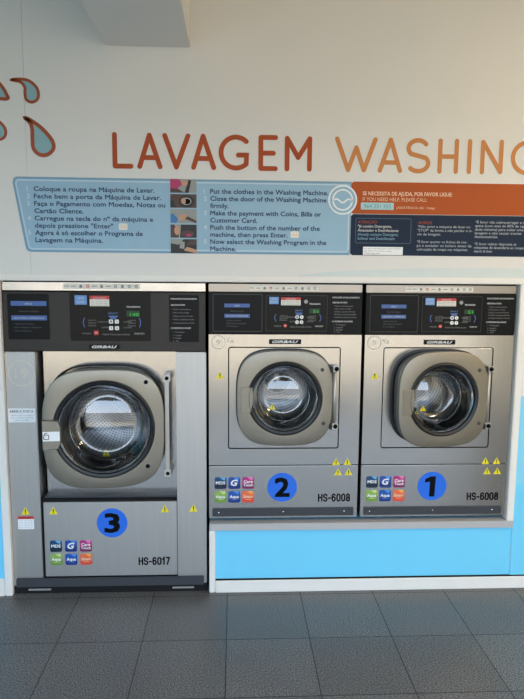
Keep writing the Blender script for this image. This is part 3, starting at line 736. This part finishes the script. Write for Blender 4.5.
YM = .015
def tilt(B):                                              # the strip along the top leans back a little
    for v in B.verts: v.co.y += (v.co.z - 1.394)*.004
def small_machine():
    x0, x1 = -.114, .573; zb = .335
    root = thing('washing_machine', '', 'washing machine', (.2295, .45, zb), 'small front loading washers on the plinth')
    B = bmesh.new()                                        # steel casing with round door opening
    shell(B, x0, x1, YM+.012, .85, .350, 1.430)
    n = 96; cx, cz = .226, .924
    obj('casing', B, GAP, root)
    B = bmesh.new()
    gi = rrect(-.028, .480, .681, 1.151, .012); gi2 = inset(gi, .0045)
    plate_with_hole(B, rrect(x0, x1, .6055, 1.206, .0006), gi, YM, YM+.03)
    obj('front_panel', B, STEEL, root)
    B = bmesh.new(); dn = densify(gi2); plate_with_hole(B, dn, radial(squircle(cx, cz, .205, .207, 3.3, n), (cx, cz), dn), YM+.001, YM+.03, .001)
    obj('door_surround', B, STEEL, root)
    B = bmesh.new(); plate_with_hole(B, gi, gi2, YM+.008, YM+.03)
    obj('surround_groove', B, GAP, root)
    B = bmesh.new(); plate_with_hole(B, squircle(cx, cz, .2185, .2200, 3.3, n), squircle(cx, cz, .203, .205, 3.3, n), YM-.009, YM+.02, .003)
    obj('opening_gasket', B, RUBBER, root, None, True)
    B = bmesh.new(); lathe(B, cx, cz, [(.21, YM+.035), (.165, YM+.06), (.165, .16)], 72); obj('tub_collar', B, RUBBER, root, None, True)
    B = bmesh.new(); box(B, x0, x1, YM, YM+.03,   .352, .6005, .002); lp = obj('lower_panel', B, STEEL, root)
    B = bmesh.new(); box(B, x0, x1-.003, YM, YM+.03, 1.396, 1.430, .002); tilt(B); obj('top_strip', B, STRIP_DIM, root)
    B = bmesh.new(); box(B, x0, x1-.002, YM-.001, YM+.03, 1.209, 1.394, .003); pn = obj('control_panel', B, BLACK, root)
    B = bmesh.new(); box(B, x0+.02, x1-.02, .06, .80, zb, .352); obj('base_frame', B, GAP, root)
    yp = YM - .001
    left_overlay(-.096, .124, 1.219, 1.386, yp, .235, .745, (.355, .47, .63), pn, BORDER)
    screen(.136, .418, 1.218, 1.386, yp, pn, True)
    instructions(.428, .567, 1.216, 1.388, yp, pn)
    logo(.155, .299, 1.164, 1.185, YM, root)
    pictogram_strip(.064, .371, 1.402, 1.423, YM + .0004, root, GREYI)
    g = Flat(YM); g.text('9', -.071, 1.160, .032, GHOST, .018, 'c', bold=.02); g.stroke(circ(-.071, 1.171, .030), .004, GHOST, 1, True); g.text('Kg', -.033, 1.172, .024, GHOST, .030, bold=.01); g.build('capacity_sticker', root)
    warn('warning_triangle', -.064, 1.022, YM, .036, root)
    for x, z in ((.470, .619), (.523, .619)): warn('warning_triangle', x, z, YM, .036, root)
    for x, z in ((.480, .570), (.529, .570)): warn('warning_triangle', x, z, YM, .036, lp)
    B = bmesh.new(); prism(B, rrect(-.099, .556, .3615, .402, .006), YM-.004, YM, 0, .002); kp = obj('kick_strip', B, KICK, root)
    screws([(-.070, .380), (.228, .382), (.512, .382)], YM-.004, kp)
    icons((-.0615, .0015, .0655), (.5205, .4545), .055, YM, lp)
    model_lettering('HS-6008', .389, .540, .4275, .466, YM, lp)
    # door
    d = door_parts(root, .2255, .924, .214, .2155, -.035, -.008, (.452, -.005), .164, .143, .082, .100, (.176, .866), .035, KICK)
    B = bmesh.new(); prism(B, [(.030, .862), (.074, .862), (.082, .900), (.084, .935), (.080, .975), (.030, .975)], -.0385, -.030, 0, .002); obj('handle', B, DOORM, d, None)
    screws([(.3905, 1.055), (.400, .812)], -.035, d, .0085, MATS['kick_plate_grey'])
    # hinge: round bar held by two blocks
    B = bmesh.new(); tube(B, [(.450, -.018, .790), (.450, -.018, 1.06)], .0075, 14); hg = obj('hinge', B, HINGE, root)
    for z in (1.057, .796):
        B = bmesh.new(); box(B, .437, .468, -.030, YM, z-.013, z+.013, .004); k = obj('hinge_block', B, HINGE, hg)
        B = bmesh.new(); lathe(B, .455, z, [(0, -.034), (.0095, -.034), (.0105, -.029)], 16); obj('hinge_pin', B, INK, hg)
        B = bmesh.new(); box(B, .426, .439, -.041, YM, z-.013, z+.013, .003); obj('hinge_bracket', B, RUBBER, hg)
    drum_parts(root, .226, .924, .205, .10, .42)
    number_sticker(.222, .4985, .069, YM, '2', lp)
    return root, d, lp
m2, d2, lp2 = small_machine()
m2['label'] = 'small steel washing machine with round blue number 2, middle of the three'

def copy_tree(o, parent=None):
    c = o.copy(); C.objects.link(c)
    if parent: c.parent = parent
    for ch in list(o.children): copy_tree(ch, c)
    return c
m1 = copy_tree(m2); m1.location.x += .702
m1['label'] = 'small steel washing machine with blue number 1 and door left ajar'
stem_ = lambda o: o.name.split('.')[0]
for ch in m1.children:
    if stem_(ch) == 'door': ch.rotation_euler.z = math.radians(8.0)
    if stem_(ch) == 'lower_panel':
        for q in ch.children:
            if stem_(q) == 'number_sticker':
                for s in list(q.children): bpy.data.objects.remove(s)
                g = Flat(YM - .0006); X1, Z1 = .2235, .4985; g.poly([(X1+a, Z1+b) for a, b in ((-.014, -.050), (.011, -.050), (.015, .047), (-.008, .047), (-.035, .034), (-.035, .017), (-.012, .022))], INK);  o = g.build('numeral', None); me = o.data
                me.transform(Matrix.Translation(-ORG[lp2.name])); o.parent = q; o.location = (0, 0, 0)

# the large machine
def large_machine():
    x0, x1 = -1.0105, -.126
    root = thing('washing_machine', 'large floor standing steel washing machine with round blue number 3', 'washing machine', (-.566, .5, 0))
    B = bmesh.new(); shell(B, x0, x1, YM+.012, 1.0, .036, 1.433); box(B, x0, x1, YM+.002, .12, 1.128, 1.433); box(B, x0+.005, x1-.005, YM+.012, .07, .036, .452); obj('casing', B, GAP, root)
    B = bmesh.new(); box(B, x0, -.879, YM, .12, .036, 1.1255, .003); lc = obj('side_column', B, STEEL2, root)
    B = bmesh.new(); box(B, -.260, x1, YM, .12, .036, 1.1255, .003); rc = obj('side_column', B, STEEL2, root)
    B = bmesh.new(); box(B, -.866, -.2625, YM, .05, .080, .435, .002); lp = obj('lower_panel', B, STEEL2, root)
    B = bmesh.new(); box(B, x0, x1, YM-.001, .10, 1.128, 1.392, .003); pn = obj('control_panel', B, DARKP, root)
    B = bmesh.new(); box(B, x0, x1, YM, .10, 1.394, 1.433, .002); tilt(B); obj('top_strip', B, STRIP, root)
    n = 96; cx, cz = -.572, .791
    yr = .075
    B = bmesh.new()
    outer = densify([(-.261, 1.1255), (-.862, 1.1255), (-.862, .455), (-.261, .455)])
    plate_with_hole(B, outer, radial(squircle(cx, cz, .252, .257, 3.3, n), (cx, cz), outer), yr, yr+.03, .0); obj('door_surround', B, STEEL, root)
    B = bmesh.new(); box(B, -.862, -.261, YM+.012, yr, .448, .462); obj('recess_ledge', B, KICK, root)
    B = bmesh.new(); plate_with_hole(B, squircle(cx-.001, cz+.006, .262, .272, 3.3, n), squircle(cx-.001, cz+.006, .255, .265, 3.3, n), yr-.055, yr+.02, .004); obj('opening_gasket', B, RUBBER, root, None, True)
    B = bmesh.new(); lathe(B, cx, cz, [(.262, yr+.03), (.215, yr+.06), (.215, yr+.13)], 72); obj('tub_collar', B, RUBBER, root, None, True)
    d = door_parts(root, cx-.004, cz, .260, .2655, -.030, .004, (-.312, .03), .2155, .194, .125, .115, (-.584, .652), .085, HINGE)
    d.rotation_euler.z = math.radians(5.5)
    # latch block on the left of the door, with its white label
    B = bmesh.new(); prism(B, [(-.832, .714), (-.768, .716), (-.756, .742), (-.756, .812), (-.768, .840), (-.832, .844)], -.058, -.028, 0, .004); h = obj('handle', B, DOORM, d)
    g = Flat(-.058); g.rect(-.829, -.759, .754, .796, NOTE); g.stroke(rrect(-.824, -.804, .762, .782, .003), .003, INK, 1, True); g.stroke([(-.820, .782), (-.820, .789), (-.810, .789)], .003, INK, 1); g.build('handle_label', h)
    screws([(-.393, 1.000), (-.390, .620)], -.030, d, .0095, INK)
    B = bmesh.new(); box(B, -.3095, -.2915, -.004, .014, .572, 1.018, .004); hg = obj('hinge', B, HINGE, root)
    for z in (1.012, .576):
        B = bmesh.new(); box(B, -.316, -.284, -.010, .075, z-.017, z+.017, .003); obj('hinge_block', B, HINGE, hg)
        B = bmesh.new(); lathe(B, -.299, z, [(0, -.012), (.008, -.012), (.009, -.009)], 16); obj('hinge_pin', B, INK, hg)
    drum_parts(root, cx, cz, .29, .14, .62)
    yp = YM - .001
    left_overlay(-.990, -.806, 1.178, 1.384, yp, .10, .93, (.27, .40, .575), pn, DARKP)
    screen(-.720, -.369, 1.175, 1.391, yp, pn, False)
    instructions(-.288, -.157, 1.172, 1.380, yp, pn)
    logo(-.641, -.506, 1.1385, 1.160, yp, pn)
    pictogram_strip(-.745, -.415, 1.403, 1.427, YM + .0004, root, GREYI)
    g = Flat(YM); g.stroke(circ(-.940, 1.030, .056), .006, GHOST, 0, True); g.text('19', -.940, 1.008, .062, GHOST, .058, 'c', bold=.02); g.build('capacity_sticker', lc)
    g = Flat(YM); g.rect(-1.005, -.886, .808, .872, NOTE); g.text('ABRIR A PORTA', -.999, .853, .0155, SCRIPT, .105, bold=.02)
    for k, s in enumerate(('Aguarde que a luz apague e', 'puxe o manípulo com força', 'para si e abra')): g.text(s, -.994 + .02*(k == 2), .838 - k*.011, .009, GREYI, (.102, .1, .06)[k])
    g.build('door_notice', lc)
    g = Flat(YM); g.rect(-.982, -.911, .310, .372, NOTE); g.rect(-.982, -.911, .358, .372, RED, 1); g.text('ATENÇÃO', -.9465, .3605, .010, INK, .05, 'c', lift=2)
    for k in range(4): g.text('Não abrir o painel sem desligar', -.978, .348 - k*.010, .006, GREYI, .062)
    g.build('red_topped_label', lc)
    warn('warning_triangle', -.947, .397, YM, .040, lc); warn('warning_triangle', -.186, .403, YM, .040, rc)
    warn('warning_triangle', -.822, .397, YM, .040, lp); warn('warning_triangle', -.317, .401, YM, .040, lp)
    icons((-.8155, -.7475, -.6800), (.2265, .1625), .0545, YM, lp)
    number_sticker(-.558, .3355, .0695, YM, '3', lp)
    model_lettering('HS-6017', -.441, -.296, .129, .1685, YM, lp)
    B = bmesh.new(); box(B, -.998, -.139, YM-.012, YM, .034, .0755, .003); obj('kick_plate', B, KICK, root)
    for a, b in ((-.945, -.842), (-.285, -.185)):
        B = bmesh.new(); box(B, a, b, .006, .02, .017, .024, .001); obj('foot', B, HINGE, root)
    B = bmesh.new(); box(B, x0, x1, .0125, .6, .0, .036); obj('base_skirt', B, GAP, root)
    return root
m3 = large_machine()
if FO.name in C.objects: C.objects.unlink(FO)
bpy.data.objects.remove(FO); bpy.data.curves.remove(FC)
